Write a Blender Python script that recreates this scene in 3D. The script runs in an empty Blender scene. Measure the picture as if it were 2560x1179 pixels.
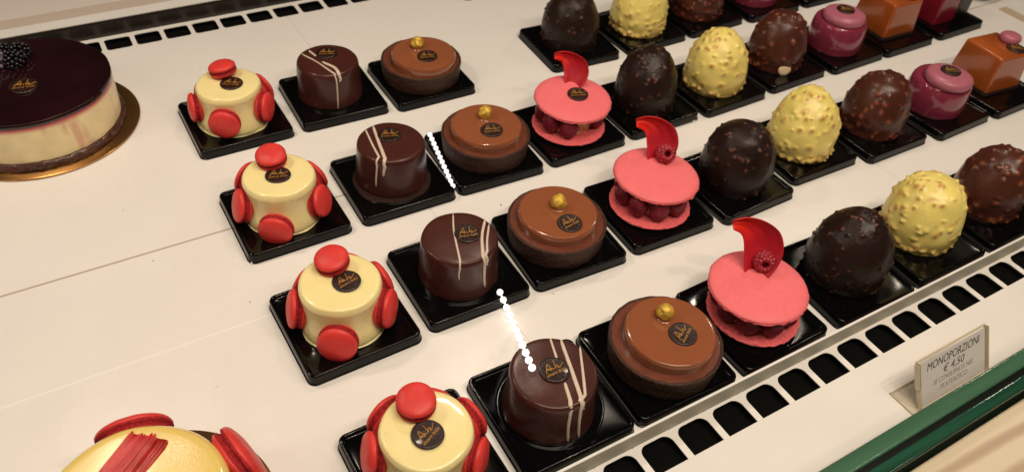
import bpy, math, random
import numpy as np
from mathutils import Matrix, Vector, noise

sc = bpy.context.scene
col = sc.collection
R = math.radians

# ------------------------------------------------------------------ camera
az, el, ro = 0.59761968, 0.75035602, 0.09773844
d = Vector((math.sin(az)*math.cos(el), math.cos(az)*math.cos(el), -math.sin(el)))
r0 = Vector((math.cos(az), -math.sin(az), 0)); u0 = r0.cross(d)
r1 = math.cos(ro)*r0+math.sin(ro)*u0; u1 = -math.sin(ro)*r0+math.cos(ro)*u0
cd = bpy.data.cameras.new('camera'); cam = bpy.data.objects.new('camera', cd); col.objects.link(cam)
M = Matrix.Identity(4)
for i in range(3):
    M[i][0] = r1[i]; M[i][1] = u1[i]; M[i][2] = -d[i]
M[0][3], M[1][3], M[2][3] = -3.5e-5, -2.2e-4, 0.462286
cam.matrix_world = M
cd.sensor_width = 36; cd.lens = 36*0.781864; cd.clip_start = 0.01; cd.clip_end = 50
cd.dof.use_dof = True; cd.dof.focus_distance = 0.56; cd.dof.aperture_fstop = 11
sc.camera = cam
sc.view_settings.view_transform = 'Standard'; sc.view_settings.look = 'None'
sc.view_settings.exposure = 0; sc.view_settings.gamma = 1
# ------------------------------------------------------------------ light
w = bpy.data.worlds.new('World'); sc.world = w; w.use_nodes = True
w.node_tree.nodes['Background'].inputs[0].default_value = (1, .84, .70, 1)
w.node_tree.nodes['Background'].inputs[1].default_value = 0.012
WARM = (1, .845, .67)
def area(name, loc, target, sx, sy, power, color=WARM):
    l = bpy.data.lights.new(name, 'AREA'); l.shape = 'RECTANGLE'; l.size = sx; l.size_y = sy
    l.energy = power; l.color = color
    o = bpy.data.objects.new(name, l); col.objects.link(o); o.location = loc
    o.rotation_euler = (Vector(target)-Vector(loc)).to_track_quat('-Z', 'Y').to_euler()
    return o
area('ceiling_light', (0.35, 0.02, 1.55), (0.45, 0.42, 0), 1.1, 0.45, 10.8)
area('front_strip_light', (0.35, -0.10, 0.92), (0.40, 0.36, 0), 1.2, 0.012, 3.3)
area('front_spot_light', (0.30, -0.25, 1.10), (0.40, 0.40, 0), 0.03, 0.03, 1.35)
area('front_spot_light', (0.62, -0.15, 1.00), (0.40, 0.40, 0), 0.03, 0.03, 1.1)
area('side_light', (-0.75, 0.45, 0.80), (0.20, 0.45, 0), 0.15, 0.5, 1.6)
for i, p in enumerate(((-.112, .715, .62), (.41, .66, .62), (1.03, .575, .62))):
    area('case_light_%d' % i, p, (p[0]+.02, p[1]-.25, 0), (0.12, .06, .09)[i], 0.035, (1.3, .6, .7)[i])

# ------------------------------------------------------------------ materials
MATS = {}
def mat(name, color, rough=.5, spec=.5, metal=0, sss=0, sss_r=(1, .5, .3), coat=0, noise_amt=0, noise_scale=60,
        bump=0, bump_scale=400, emis=0, coat_rough=.08, stretch=None, sheen=0):
    m = bpy.data.materials.new(name); m.use_nodes = True; nt = m.node_tree; b = nt.nodes['Principled BSDF']
    b.inputs['Base Color'].default_value = (*color, 1); b.inputs['Roughness'].default_value = rough
    b.inputs['Specular IOR Level'].default_value = spec; b.inputs['Metallic'].default_value = metal
    if sss:
        b.inputs['Subsurface Weight'].default_value = sss; b.inputs['Subsurface Scale'].default_value = .004
        b.inputs['Subsurface Radius'].default_value = sss_r
    if coat:
        b.inputs['Coat Weight'].default_value = coat; b.inputs['Coat Roughness'].default_value = coat_rough
    if sheen: b.inputs['Sheen Weight'].default_value = sheen
    if emis:
        b.inputs['Emission Color'].default_value = (*color, 1); b.inputs['Emission Strength'].default_value = emis
    tc = nt.nodes.new('ShaderNodeTexCoord')
    src = tc.outputs['Object']
    if stretch:
        mp = nt.nodes.new('ShaderNodeMapping'); mp.inputs['Scale'].default_value = stretch
        nt.links.new(src, mp.inputs['Vector']); src = mp.outputs['Vector']
    if noise_amt:
        n = nt.nodes.new('ShaderNodeTexNoise'); n.inputs['Scale'].default_value = noise_scale; n.inputs['Detail'].default_value = 5
        nt.links.new(src, n.inputs['Vector'])
        mr = nt.nodes.new('ShaderNodeMapRange'); mr.inputs['From Min'].default_value = .3; mr.inputs['From Max'].default_value = .7
        mr.inputs['To Min'].default_value = 1-noise_amt; mr.inputs['To Max'].default_value = 1+noise_amt
        nt.links.new(n.outputs['Fac'], mr.inputs['Value'])
        hs = nt.nodes.new('ShaderNodeVectorMath'); hs.operation = 'SCALE'; hs.inputs[0].default_value = color
        nt.links.new(mr.outputs['Result'], hs.inputs['Scale']); nt.links.new(hs.outputs['Vector'], b.inputs['Base Color'])
    if bump:
        n2 = nt.nodes.new('ShaderNodeTexNoise'); n2.inputs['Scale'].default_value = bump_scale; n2.inputs['Detail'].default_value = 4
        nt.links.new(src, n2.inputs['Vector'])
        bp = nt.nodes.new('ShaderNodeBump'); bp.inputs['Strength'].default_value = bump; bp.inputs['Distance'].default_value = .0006
        nt.links.new(n2.outputs['Fac'], bp.inputs['Height']); nt.links.new(bp.outputs['Normal'], b.inputs['Normal'])
    MATS[name] = m
    return m
def mixin(m, color, factor_socket):
    """mix another base colour into material m by a factor"""
    nt = m.node_tree; b = nt.nodes['Principled BSDF']; bc = b.inputs['Base Color']
    mx = nt.nodes.new('ShaderNodeMix'); mx.data_type = 'RGBA'
    if bc.links: nt.links.new(bc.links[0].from_socket, mx.inputs['A'])
    else: mx.inputs['A'].default_value = bc.default_value
    mx.inputs['B'].default_value = (*color, 1)
    nt.links.new(factor_socket, mx.inputs['Factor']); nt.links.new(mx.outputs['Result'], bc)
def ramp(nt, sock, a, b_, lo=0, hi=1):
    mr = nt.nodes.new('ShaderNodeMapRange'); mr.inputs['From Min'].default_value = a; mr.inputs['From Max'].default_value = b_
    mr.inputs['To Min'].default_value = lo; mr.inputs['To Max'].default_value = hi
    nt.links.new(sock, mr.inputs['Value']); return mr.outputs['Result']
def nz(nt, scale, detail=3, vec=None, coord='Object'):
    n = nt.nodes.new('ShaderNodeTexNoise'); n.inputs['Scale'].default_value = scale; n.inputs['Detail'].default_value = detail
    if vec is None:
        tc = nt.nodes.new('ShaderNodeTexCoord'); vec = tc.outputs[coord]
    nt.links.new(vec, n.inputs['Vector']); return n.outputs['Fac']
def speck(m, color, scale, thr, size_noise=True, strength=1):
    nt = m.node_tree; v = nt.nodes.new('ShaderNodeTexVoronoi'); v.inputs['Scale'].default_value = scale
    tc = nt.nodes.new('ShaderNodeTexCoord'); nt.links.new(tc.outputs['Object'], v.inputs['Vector'])
    s = nt.nodes.new('ShaderNodeSeparateColor'); nt.links.new(v.outputs['Color'], s.inputs[0])
    a = ramp(nt, v.outputs['Distance'], thr, thr*.5, 0, strength)
    g = ramp(nt, s.outputs[0], .72, .78)
    mm = nt.nodes.new('ShaderNodeMath'); mm.operation = 'MULTIPLY'; nt.links.new(a, mm.inputs[0]); nt.links.new(g, mm.inputs[1])
    mixin(m, color, mm.outputs[0])

shelf_m = mat('white_shelf', (.79, .765, .735), .22, .35, noise_amt=.018, noise_scale=9)
nt = shelf_m.node_tree
tc = nt.nodes.new('ShaderNodeTexCoord'); sp = nt.nodes.new('ShaderNodeSeparateXYZ'); nt.links.new(tc.outputs['Object'], sp.inputs[0])
def line(axis, pos, wdt, col_, k):
    s1 = nt.nodes.new('ShaderNodeMath'); s1.operation = 'SUBTRACT'; nt.links.new(sp.outputs[axis], s1.inputs[0]); s1.inputs[1].default_value = pos
    s2 = nt.nodes.new('ShaderNodeMath'); s2.operation = 'ABSOLUTE'; nt.links.new(s1.outputs[0], s2.inputs[0])
    f = ramp(nt, s2.outputs[0], wdt, wdt*.4, 0, k); mixin(shelf_m, col_, f)
line(1, .5200, .0013, (.38, .27, .18), .8)
line(1, .4155, .0010, (.95, .93, .90), .5)  # reflection on the shelf, drawn as a pale line in its colour
line(0, .2325, .0007, (.45, .36, .28), .35)
line(0, .6575, .0006, (.45, .36, .28), .35)
line(1, .5035, .0008, (.0, .0, .0), .0)
# tiny crumbs and smudges
f = ramp(nt, nz(nt, 5.5, 6), .45, .75, 0, .05); mixin(shelf_m, (.62, .50, .38), f)
speck(shelf_m, (.32, .22, .15), 42, .05, strength=.3)
sm = nz(nt, 26, 5); rr = ramp(nt, sm, .3, .7, .16, .34); nt.links.new(rr, nt.nodes['Principled BSDF'].inputs['Roughness'])

rail_m = mat('white_rail', (.78, .755, .72), .3, .4, noise_amt=.02, noise_scale=20)
lip_m = mat('shaded_lip', (.50, .46, .38), .55, .3, noise_amt=.04, noise_scale=30)  # grey of the upright lip face is shade put into the colour
black_m = mat('black_void', (.004, .004, .004), .9, .05)
steel_m = mat('dark_steel', (.016, .012, .009), .3, .5, noise_amt=.3, noise_scale=30, stretch=(1, 10, 10))
wall_m = mat('warm_white_wall', (.66, .60, .56), .6, .3, noise_amt=.03, noise_scale=4)
tray_m = mat('black_plastic', (.0022, .0022, .0024), .10, .30, bump=.10, bump_scale=55)
ntt = tray_m.node_tree
mixin(tray_m, (.10, .09, .08), ramp(ntt, nz(ntt, 420, 2), .74, .80, 0, .35))
nt2 = tray_m.node_tree; nt2.links.new(ramp(nt2, nz(nt2, 40, 6), .35, .7, .07, .20), nt2.nodes['Principled BSDF'].inputs['Roughness'])

cream_m = mat('vanilla_cream_glaze', (.90, .775, .375), .30, .40, sss=.3, sss_r=(1, .8, .5), coat=.45, coat_rough=.06, noise_amt=.012, noise_scale=70, bump=.05, bump_scale=120)
speck(cream_m, (.55, .22, .07), 260, .12, strength=.6)
mixin(cream_m, (.85, .22, .10), ramp(cream_m.node_tree, nz(cream_m.node_tree, 38, 4, coord='Object'), .74, .84, 0, .35))
custard_m = mat('yellow_custard_glaze', (.82, .61, .18), .2, .5, sss=.25, sss_r=(1, .7, .3), coat=1, coat_rough=.03, noise_amt=.04, noise_scale=25, bump=.12, bump_scale=900)
red_m = mat('red_macaron_shell', (.68, .046, .040), .42, .35, sss=.12, sss_r=(1, .2, .15), noise_amt=.10, noise_scale=120, bump=.25, bump_scale=900)
redfeet_m = mat('red_macaron_feet', (.36, .018, .022), .75, .2, noise_amt=.45, noise_scale=700, bump=.9, bump_scale=1400)
pink_m = mat('pink_macaron_shell', (.84, .175, .195), .5, .28, sss=.2, sss_r=(1, .35, .35), noise_amt=.04, noise_scale=200, bump=.12, bump_scale=1300)
pinkfeet_m = mat('pink_macaron_feet', (.72, .13, .14), .75, .15, noise_amt=.2, noise_scale=600, bump=.5, bump_scale=1200)
choc_m = mat('dark_chocolate_glaze', (.060, .0165, .0125), .30, .40, coat=.12, coat_rough=.15, noise_amt=.18, noise_scale=45, bump=.12, bump_scale=240)
choc_base_m = mat('dark_sponge_base', (.028, .012, .009), .8, .2, noise_amt=.4, noise_scale=500, bump=.9, bump_scale=700)
stripe_m = mat('white_chocolate_stripe', (.66, .54, .44), .4, .4, noise_amt=.05, noise_scale=200)
shell_m = mat('cocoa_tart_shell', (.050, .022, .014), .6, .3, noise_amt=.45, noise_scale=420, bump=.8, bump_scale=600)
ganache_m = mat('milk_ganache', (.15, .045, .025), .30, .5, coat=.3, coat_rough=.15, noise_amt=.15, noise_scale=70, bump=.25, bump_scale=160)
milk_m = mat('milk_chocolate_glaze', (.275, .088, .038), .13, .5, coat=.5, noise_amt=.05, noise_scale=40, bump=.03, bump_scale=90)
speck(milk_m, (.10, .04, .02), 300, .13, strength=.6)
speck(choc_m, (.16, .06, .045), 260, .10, strength=.5)
gold_m = mat('gold_powder', (.66, .42, .06), .52, .5, metal=.4, noise_amt=.25, noise_scale=500, bump=.5, bump_scale=500)
goldprint_m = mat('gold_print', (.62, .30, .05), .45, .5, metal=.25)
disc_m = mat('dark_chocolate_disc', (.022, .009, .008), .28, .5, coat=.2, noise_amt=.3, noise_scale=400, bump=.7, bump_scale=1500)
rasp_m = mat('raspberry', (.34, .018, .035), .33, .5, sss=.2, sss_r=(1, .1, .1), noise_amt=.2, noise_scale=300, bump=.3, bump_scale=700)
raspdark_m = mat('dark_raspberry', (.20, .014, .028), .42, .4, sss=.1, sss_r=(1, .1, .1), noise_amt=.35, noise_scale=220, bump=.5, bump_scale=600)
vanilla_m = mat('vanilla_filling', (.78, .62, .38), .5, .3)
petal_m = mat('red_petal', (.40, .010, .022), .45, .3, noise_amt=.2, noise_scale=40, bump=.25, bump_scale=260, stretch=(1, 1, .25))
npt = petal_m.node_tree; apt = npt.nodes.new('ShaderNodeAttribute'); apt.attribute_name = 'nut'; mixin(petal_m, (.72, .022, .012), ramp(npt, apt.outputs['Fac'], .55, .95, 0, 1))
b = petal_m.node_tree.nodes['Principled BSDF']; b.inputs['Transmission Weight'].default_value = 0
b.inputs['Subsurface Weight'].default_value = .5; b.inputs['Subsurface Scale'].default_value = .003; b.inputs['Subsurface Radius'].default_value = (1, .1, .08)
def nutty(name, base, nut, rough, coat, spec=.5, rub=None, bmp=.2):
    m = mat(name, base, rough, spec, coat=coat, coat_rough=.2, noise_amt=.12, noise_scale=60, bump=bmp, bump_scale=330)
    n_ = m.node_tree; at = n_.nodes.new('ShaderNodeAttribute'); at.attribute_name = 'nut'
    mixin(m, nut, ramp(n_, at.outputs['Fac'], .35, .85, 0, .85)); return m
dome_e = nutty('dark_nut_glaze', (.017, .0068, .0048), (.16, .050, .030), .40, .05, spec=.30, bmp=.7)
dome_f = nutty('yellow_nut_glaze', (.83, .68, .19), (.50, .20, .050), .38, .10, bmp=.4)
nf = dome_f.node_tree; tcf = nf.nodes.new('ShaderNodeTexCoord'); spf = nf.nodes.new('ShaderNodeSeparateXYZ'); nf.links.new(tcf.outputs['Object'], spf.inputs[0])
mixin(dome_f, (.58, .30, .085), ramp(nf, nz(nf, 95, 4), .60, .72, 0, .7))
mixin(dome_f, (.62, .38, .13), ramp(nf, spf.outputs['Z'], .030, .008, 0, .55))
dome_g = nutty('milk_nut_glaze', (.070, .019, .011), (.25, .070, .035), .33, .12, spec=.38, bmp=.4)
purple_m = mat('purple_glaze', (.235, .030, .060), .14, .5, coat=.6, noise_amt=.08, noise_scale=40)
purplecap_m = mat('mauve_macaron_cap', (.42, .125, .175), .35, .4, noise_amt=.05, noise_scale=100, coat=.2, coat_rough=.25)
orange_m = mat('caramel_orange_glaze', (.36, .085, .018), .15, .5, coat=.5, noise_amt=.12, noise_scale=30, sss=.1)
redglaze_m = mat('dark_red_glaze', (.20, .010, .022), .2, .5, coat=.4, noise_amt=.1, noise_scale=40)
glaze_m = mat('blackcurrant_glaze', (.016, .0035, .0055), .05, .5, coat=.6, noise_amt=.3, noise_scale=20, bump=.05, bump_scale=60)
cheese_m = mat('pale_cheesecake', (.84, .70, .40), .35, .4, sss=.2, coat=.2, noise_amt=.08, noise_scale=60, bump=.15, bump_scale=100)
biscuit_m = mat('biscuit_base', (.075, .022, .012), .5, .4, coat=.8, coat_rough=.05, noise_amt=.5, noise_scale=160, bump=1, bump_scale=260)
board_m = mat('gold_card', (.42, .215, .07), .24, .5, metal=.85, noise_amt=.12, noise_scale=30, bump=.06, bump_scale=200)
brush_m = mat('red_brushed_glaze', (.52, .026, .024), .32, .4, coat=.4, noise_amt=.35, noise_scale=55, bump=.5, bump_scale=300)
berry_m = mat('blackberry', (.008, .006, .010), .25, .4, coat=.3, coat_rough=.2)
dust_m = mat('sugared_blackberry', (.16, .12, .14), .5, .4, noise_amt=.6, noise_scale=300)
acryl = bpy.data.materials.new('clear_acrylic'); acryl.use_nodes = True; na = acryl.node_tree; na.nodes.clear()
oo = na.nodes.new('ShaderNodeOutputMaterial'); mx = na.nodes.new('ShaderNodeMixShader'); tr_ = na.nodes.new('ShaderNodeBsdfTransparent')
gl = na.nodes.new('ShaderNodeBsdfGlossy'); gl.inputs['Roughness'].default_value = .05; tr_.inputs[0].default_value = (.97, .955, .92, 1)
fr = na.nodes.new('ShaderNodeValue'); fr.outputs[0].default_value = .05
na.links.new(fr.outputs[0], mx.inputs[0]); na.links.new(tr_.outputs[0], mx.inputs[1]); na.links.new(gl.outputs[0], mx.inputs[2]); na.links.new(mx.outputs[0], oo.inputs[0])
edge_m = mat('acrylic_edge', (.60, .52, .38), .2, .5)
paper_m = mat('white_paper', (.66, .62, .60), .7, .2, noise_amt=.03, noise_scale=30)
ink_m = mat('black_ink', (.09, .08, .075), .6, .2)
greyink_m = mat('faded_ink', (.34, .31, .29), .7, .2)
green_m = mat('green_glass_edge', (.055, .135, .080), .16, .5, coat=.6, noise_amt=.30, noise_scale=14, stretch=(.35, 6, 6))
greendk_m = mat('dark_green_glass', (.014, .060, .036), .10, .5, coat=.8, noise_amt=.85, noise_scale=14, stretch=(.35, 9, 9))
gasket_m = mat('black_gasket', (.004, .005, .004), .35, .4)
marble_m = mat('veined_marble', (.64, .545, .40), .25, .4, noise_amt=.03, noise_scale=8)
nm = marble_m.node_tree
wv = nm.nodes.new('ShaderNodeTexWave'); wv.wave_type = 'BANDS'; wv.bands_direction = 'Y'; wv.inputs['Scale'].default_value = 13; wv.inputs['Distortion'].default_value = 2.5
wv.inputs['Detail'].default_value = 3; wv.inputs['Detail Scale'].default_value = 1.2
mpm = nm.nodes.new('ShaderNodeMapping'); mpm.inputs['Scale'].default_value = (.5, 1.4, 1); mpm.inputs['Rotation'].default_value = (0, 0, .12); tcm = nm.nodes.new('ShaderNodeTexCoord')
nm.links.new(tcm.outputs['Object'], mpm.inputs['Vector']); nm.links.new(mpm.outputs[0], wv.inputs['Vector'])
mixin(marble_m, (.36, .24, .18), ramp(nm, wv.outputs['Fac'], .45, .98, 0, .7))
glow_m = mat('white_glare_dot', (1, .97, .93), .2, .5, emis=1.1)  # emission imitates lamp reflections in glass
brass_m = mat('brass_glass', (.45, .30, .08), .15, .5, metal=.8)

# ------------------------------------------------------------------ mesh helpers
def mesh_obj(name, verts, faces, m, parent=None, smooth=True, angle=40, mats=None, midx=None, attr=None):
    me = bpy.data.meshes.new(name); me.from_pydata([tuple(map(float, v)) for v in verts], [], faces); me.update()
    for k in (mats or [m]): me.materials.append(k)
    if midx is not None: me.polygons.foreach_set('material_index', midx)
    if attr is not None:
        a = me.attributes.new('nut', 'FLOAT', 'POINT'); a.data.foreach_set('value', np.asarray(attr, dtype=np.float32))
    if smooth:
        me.polygons.foreach_set('use_smooth', [True]*len(me.polygons))
        if angle: me.set_sharp_from_angle(angle=R(angle))
    o = bpy.data.objects.new(name, me); col.objects.link(o)
    if parent is not None: o.parent = parent
    return o
def tag(o, label=None, cat=None, group=None, kind=None):
    if label: o['label'] = label
    if cat: o['category'] = cat
    if group: o['group'] = group
    if kind: o['kind'] = kind
    return o
def thing(name, loc, label, cat, group=None, rz=0):
    o = bpy.data.objects.new(name, None); o.empty_display_size = .01; col.objects.link(o); o.location = loc; o.rotation_euler = (0, 0, rz)
    return tag(o, label, cat, group)
def dup_mesh(o, parent, loc=None, rot=None):
    c = o.copy(); col.objects.link(c); c.parent = parent
    if loc is not None: c.location = loc
    if rot is not None: c.rotation_euler = rot
    return c
def spline(pts, n):
    P = np.array(pts, float); P = np.vstack([2*P[0]-P[1], P, 2*P[-1]-P[-2]]); out = []
    m = len(pts)-1
    L = np.linalg.norm(np.diff(np.array(pts, float), axis=0), axis=1); cnt = np.maximum(2, np.round(n*L/L.sum()).astype(int))
    for i in range(m):
        a, b_, c, e = P[i:i+4]
        for t in np.linspace(0, 1, cnt[i], endpoint=False):
            out.append(.5*((2*b_)+(-a+c)*t+(2*a-5*b_+4*c-e)*t*t+(-a+3*b_-3*c+e)*t**3))
    out.append(P[-2]); return np.array(out)
def lathe_data(prof, seg=72, n=48, disp=None, smooth=True):
    pr = spline(prof, n) if smooth else np.array(prof, float)
    pr[:, 0] = np.maximum(pr[:, 0], 0)
    V = []; F = []
    for (rr_, z) in pr:
        for k in range(seg):
            a = 2*math.pi*k/seg; x, y, zz = rr_*math.cos(a), rr_*math.sin(a), z
            if disp and rr_ > 1e-5: x, y, zz = disp(x, y, zz, a, rr_)
            V.append((x, y, zz))
    for i in range(len(pr)-1):
        for k in range(seg):
            F.append((i*seg+k, i*seg+(k+1) % seg, (i+1)*seg+(k+1) % seg, (i+1)*seg+k))
    if pr[0, 0] > 1e-5: F.append(tuple(range(seg))[::-1])
    if pr[-1, 0] > 1e-5: F.append(tuple(range((len(pr)-1)*seg, len(pr)*seg)))
    return V, F
def lathe(name, prof, m, parent=None, **k):
    ang = k.pop('angle', 40)
    V, F = lathe_data(prof, **k); return mesh_obj(name, V, F, m, parent, angle=ang)
def wob(amp, freq, seed, zamp=None):
    o = Vector((seed*3.1, seed*1.7, seed*.9)); zamp = amp if zamp is None else zamp
    def f(x, y, z, a, r_):
        n_ = noise.noise(Vector((x, y, z))*freq+o); s = 1+amp*n_/max(r_, .004)
        return x*s, y*s, z+zamp*noise.noise(Vector((x, y, z))*freq+o*2)*min(1, z/.01 if z > 0 else 0)
    return f
def box_data(x0, x1, y0, y1, z0, z1):
    V = [(x0, y0, z0), (x1, y0, z0), (x1, y1, z0), (x0, y1, z0), (x0, y0, z1), (x1, y0, z1), (x1, y1, z1), (x0, y1, z1)]
    F = [(0, 3, 2, 1), (4, 5, 6, 7), (0, 1, 5, 4), (1, 2, 6, 5), (2, 3, 7, 6), (3, 0, 4, 7)]
    return V, F
def box(name, x0, x1, y0, y1, z0, z1, m, parent=None, bev=0):
    V, F = box_data(x0, x1, y0, y1, z0, z1)
    o = mesh_obj(name, V, F, m, parent, smooth=False)
    if bev:
        md = o.modifiers.new('bevel', 'BEVEL'); md.width = bev; md.segments = 3; md.limit_method = 'ANGLE'
        o.data.polygons.foreach_set('use_smooth', [True]*6); o.data.set_sharp_from_angle(angle=R(50))
    return o
def rrect(hx, hy, rad, n):
    """n points of a rounded rectangle, evenly distributed over the four corners"""
    pts = []; q = n//4
    for c, (sx, sy) in enumerate(((1, 1), (-1, 1), (-1, -1), (1, -1))):
        for k in range(q):
            t = k/(q-1); a = math.pi/2*(c+t)
            pts.append((sx*(hx-rad)+rad*math.cos(a), sy*(hy-rad)+rad*math.sin(a)))
    return pts
def blob_data(centers, radii, sub=1):
    """several small round grains in one mesh"""
    import bmesh
    bm = bmesh.new(); bmesh.ops.create_icosphere(bm, subdivisions=sub, radius=1)
    v0 = [v.co.copy() for v in bm.verts]; f0 = [[v.index for v in f_.verts] for f_ in bm.faces]; bm.free()
    V = []; F = []
    for c, r_ in zip(centers, radii):
        o = len(V); V += [tuple(Vector(c)+v*r_) for v in v0]; F += [tuple(i+o for i in f_) for f_ in f0]
    return V, F

# ------------------------------------------------------------------ setting
def sheet(name, x0, x1, y0, y1, z, m):
    return mesh_obj(name, [(x0, y0, z), (x1, y0, z), (x1, y1, z), (x0, y1, z)], [(0, 1, 2, 3)], m, smooth=False)
XL, XR = -.45, 1.9
tag(box('shelf', XL, XR, .1975, .8405, -.006, 0, shelf_m), kind='structure')
def vent_strip(name, x0, pitch, width, y0, y1, hy0, hy1, rad, z, m, parent):
    V = []; F = []; n = 40
    k0 = int(math.floor((XL-x0)/pitch)); k1 = int(math.ceil((XR-x0)/pitch))
    for k in range(k0, k1):
        cx = x0+pitch*k+width/2; cy = (hy0+hy1)/2
        hole = [(cx+a, cy+b_) for a, b_ in rrect(width/2, (hy1-hy0)/2, rad, n)]
        cellx0, cellx1 = x0+pitch*k-(pitch-width)/2, x0+pitch*k+width+(pitch-width)/2
        outer = []
        q = n//4
        for i in range(n):
            c, t = divmod(i, q); t /= (q-1)
            hxr, hyr = cellx1-cx, 0
            corner = [(cellx1, y1), (cellx0, y1), (cellx0, y0), (cellx1, y0)][c]
            hx_, hy_ = hole[i]
            if t < .5:   # nearer the first side of the corner
                p = [(cellx1, hy_+(y1-hy_)*t*2), (hx_+(cellx0-hx_)*t*2, y1), (cellx0, hy_+(y0-hy_)*t*2), (hx_+(cellx1-hx_)*t*2, y0)][c]
            else:
                s = (1-t)*2
                p = [(hx_+(cellx1-hx_)*s, y1), (cellx0, hy_+(y1-hy_)*s), (hx_+(cellx0-hx_)*s, y0), (cellx1, hy_+(y0-hy_)*s)][c]
            outer.append(p)
        o = len(V)
        V += [(a, b_, z) for a, b_ in outer]+[(a, b_, z) for a, b_ in hole]+[(a, b_, z-.0006) for a, b_ in hole]
        for i in range(n):
            j = (i+1) % n
            F.append((o+i, o+j, o+n+j, o+n+i)); F.append((o+n+i, o+n+j, o+2*n+j, o+2*n+i))
    return mesh_obj(name, V, F, m, parent, smooth=False)
fv = thing('slotted_front_rail', (0, 0, 0), 'white slotted ventilation rail with raised lip shaded grey along the glass front', 'ventilation rail')
vent_strip('slotted_plate', .3750, .0314, .0261, .1400, .1955, .1490, .1934, .0068, 0, rail_m, fv)
box('dark_channel', XL, XR, .1400, .1955, -.05, -.0065, black_m, fv)
box('lip', XL, XR, .1957, .1973, -.004, .0160, lip_m, fv, bev=.0005)
lt = box('lip_top', XL, XR, .1956, .1974, .0161, .0166, rail_m, fv)
tag(box('front_ledge', XL, XR, .0860, .1708, -.004, .0018, rail_m, bev=.0006), kind='structure')
rv = thing('slotted_rear_rail', (0, 0, 0), 'narrow slotted rail with dark strip behind the rear edge of the shelf', 'ventilation rail')
vent_strip('slotted_plate', .0392, .0304, .0258, .8405, .8720, .8420, .8655, .0036, 0, rail_m, rv)
box('dark_channel', XL, XR, .8407, .8720, -.05, -.0065, black_m, rv)
box('dark_strip', XL, XR, .8722, .8790, -.004, .0150, steel_m, rv)
tag(box('rear_ledge', XL, XR, .8792, .8960, -.004, .0156, rail_m), kind='structure')
tag(box('rear_panel', XL, XR, .8962, .925, -.004, .0110, mat('tan_panel', (.56, .47, .40), .55, .3), None), kind='structure')
tag(box('rear_counter', XL, XR, .9252, 2.2, -.004, .0112, wall_m), kind='structure')
tag(sheet('counter_underside', XL, XR, -.3, 1.0, -.06, black_m), kind='structure')
# front glass: two panes, spacer between, marble ledge outside
fg = thing('front_glass', (0, 0, 0), 'thick green-edged double front glass of the display case', 'glass')
box('inner_pane', XL, XR, .0868, .0962, -.02, .1000, green_m, fg, bev=.0012)
box('spacer', XL, XR, .0838, .0866, -.02, .0975, gasket_m, fg)
box('outer_pane', XL, XR, .0765, .0836, -.02, .0996, greendk_m, fg, bev=.0012)
tag(box('marble_ledge', XL, XR, -.35, .0745, .02, .0920, marble_m, bev=.002), kind='structure')

# ------------------------------------------------------------------ shared small pieces
def tray_mesh(groove):
    n = 96; rings = []
    for hs, rad, z in ((.0440, .0065, 0), (.0440, .0065, .0009), (.0434, .0060, .0011), (.0429, .0055, .0078), (.0425, .0052, .0087), (.0420, .0050, .0090),
                       (.0411, .0046, .0090), (.0405, .0042, .0086), (.0400, .0040, .0072), (.0394, .0036, .0068)):
        rings.append([(a, b_, z) for a, b_ in rrect(hs, hs, rad, n)])
    base = rrect(.03, .03, .0299, n)
    for r_, z in (((.0378, .0067), (.0371, .0064), (.0364, .0062), (.0355, .0063), (.0348, .0065), (.02, .0065), (.0001, .0065)) if groove else ((.0378, .0066), (.0340, .0065), (.02, .0065), (.0001, .0065))):
        rings.append([(r_*a/math.hypot(a, b_), r_*b_/math.hypot(a, b_), z) for a, b_ in base])
    V = [p for rg in rings for p in rg]; F = []
    for i in range(len(rings)-1):
        for k in range(n):
            F.append((i*n+k, i*n+(k+1) % n, (i+1)*n+(k+1) % n, (i+1)*n+k))
    F.append(tuple(range(n))[::-1])
    me = bpy.data.meshes.new('black_tray'); me.from_pydata(V, [], F); me.materials.append(tray_m)
    me.polygons.foreach_set('use_smooth', [True]*len(F)); me.set_sharp_from_angle(angle=R(60)); return me
TRAY = {True: tray_mesh(True), False: tray_mesh(False)}
def place_tray(x, y, rot, label, groove=False):
    o = bpy.data.objects.new('cake_tray', TRAY[groove]); col.objects.link(o); o.location = (x, y, .0001); o.rotation_euler = (0, 0, rot)
    tag(o, label, 'tray', 'black square trays under the small cakes')

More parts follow.
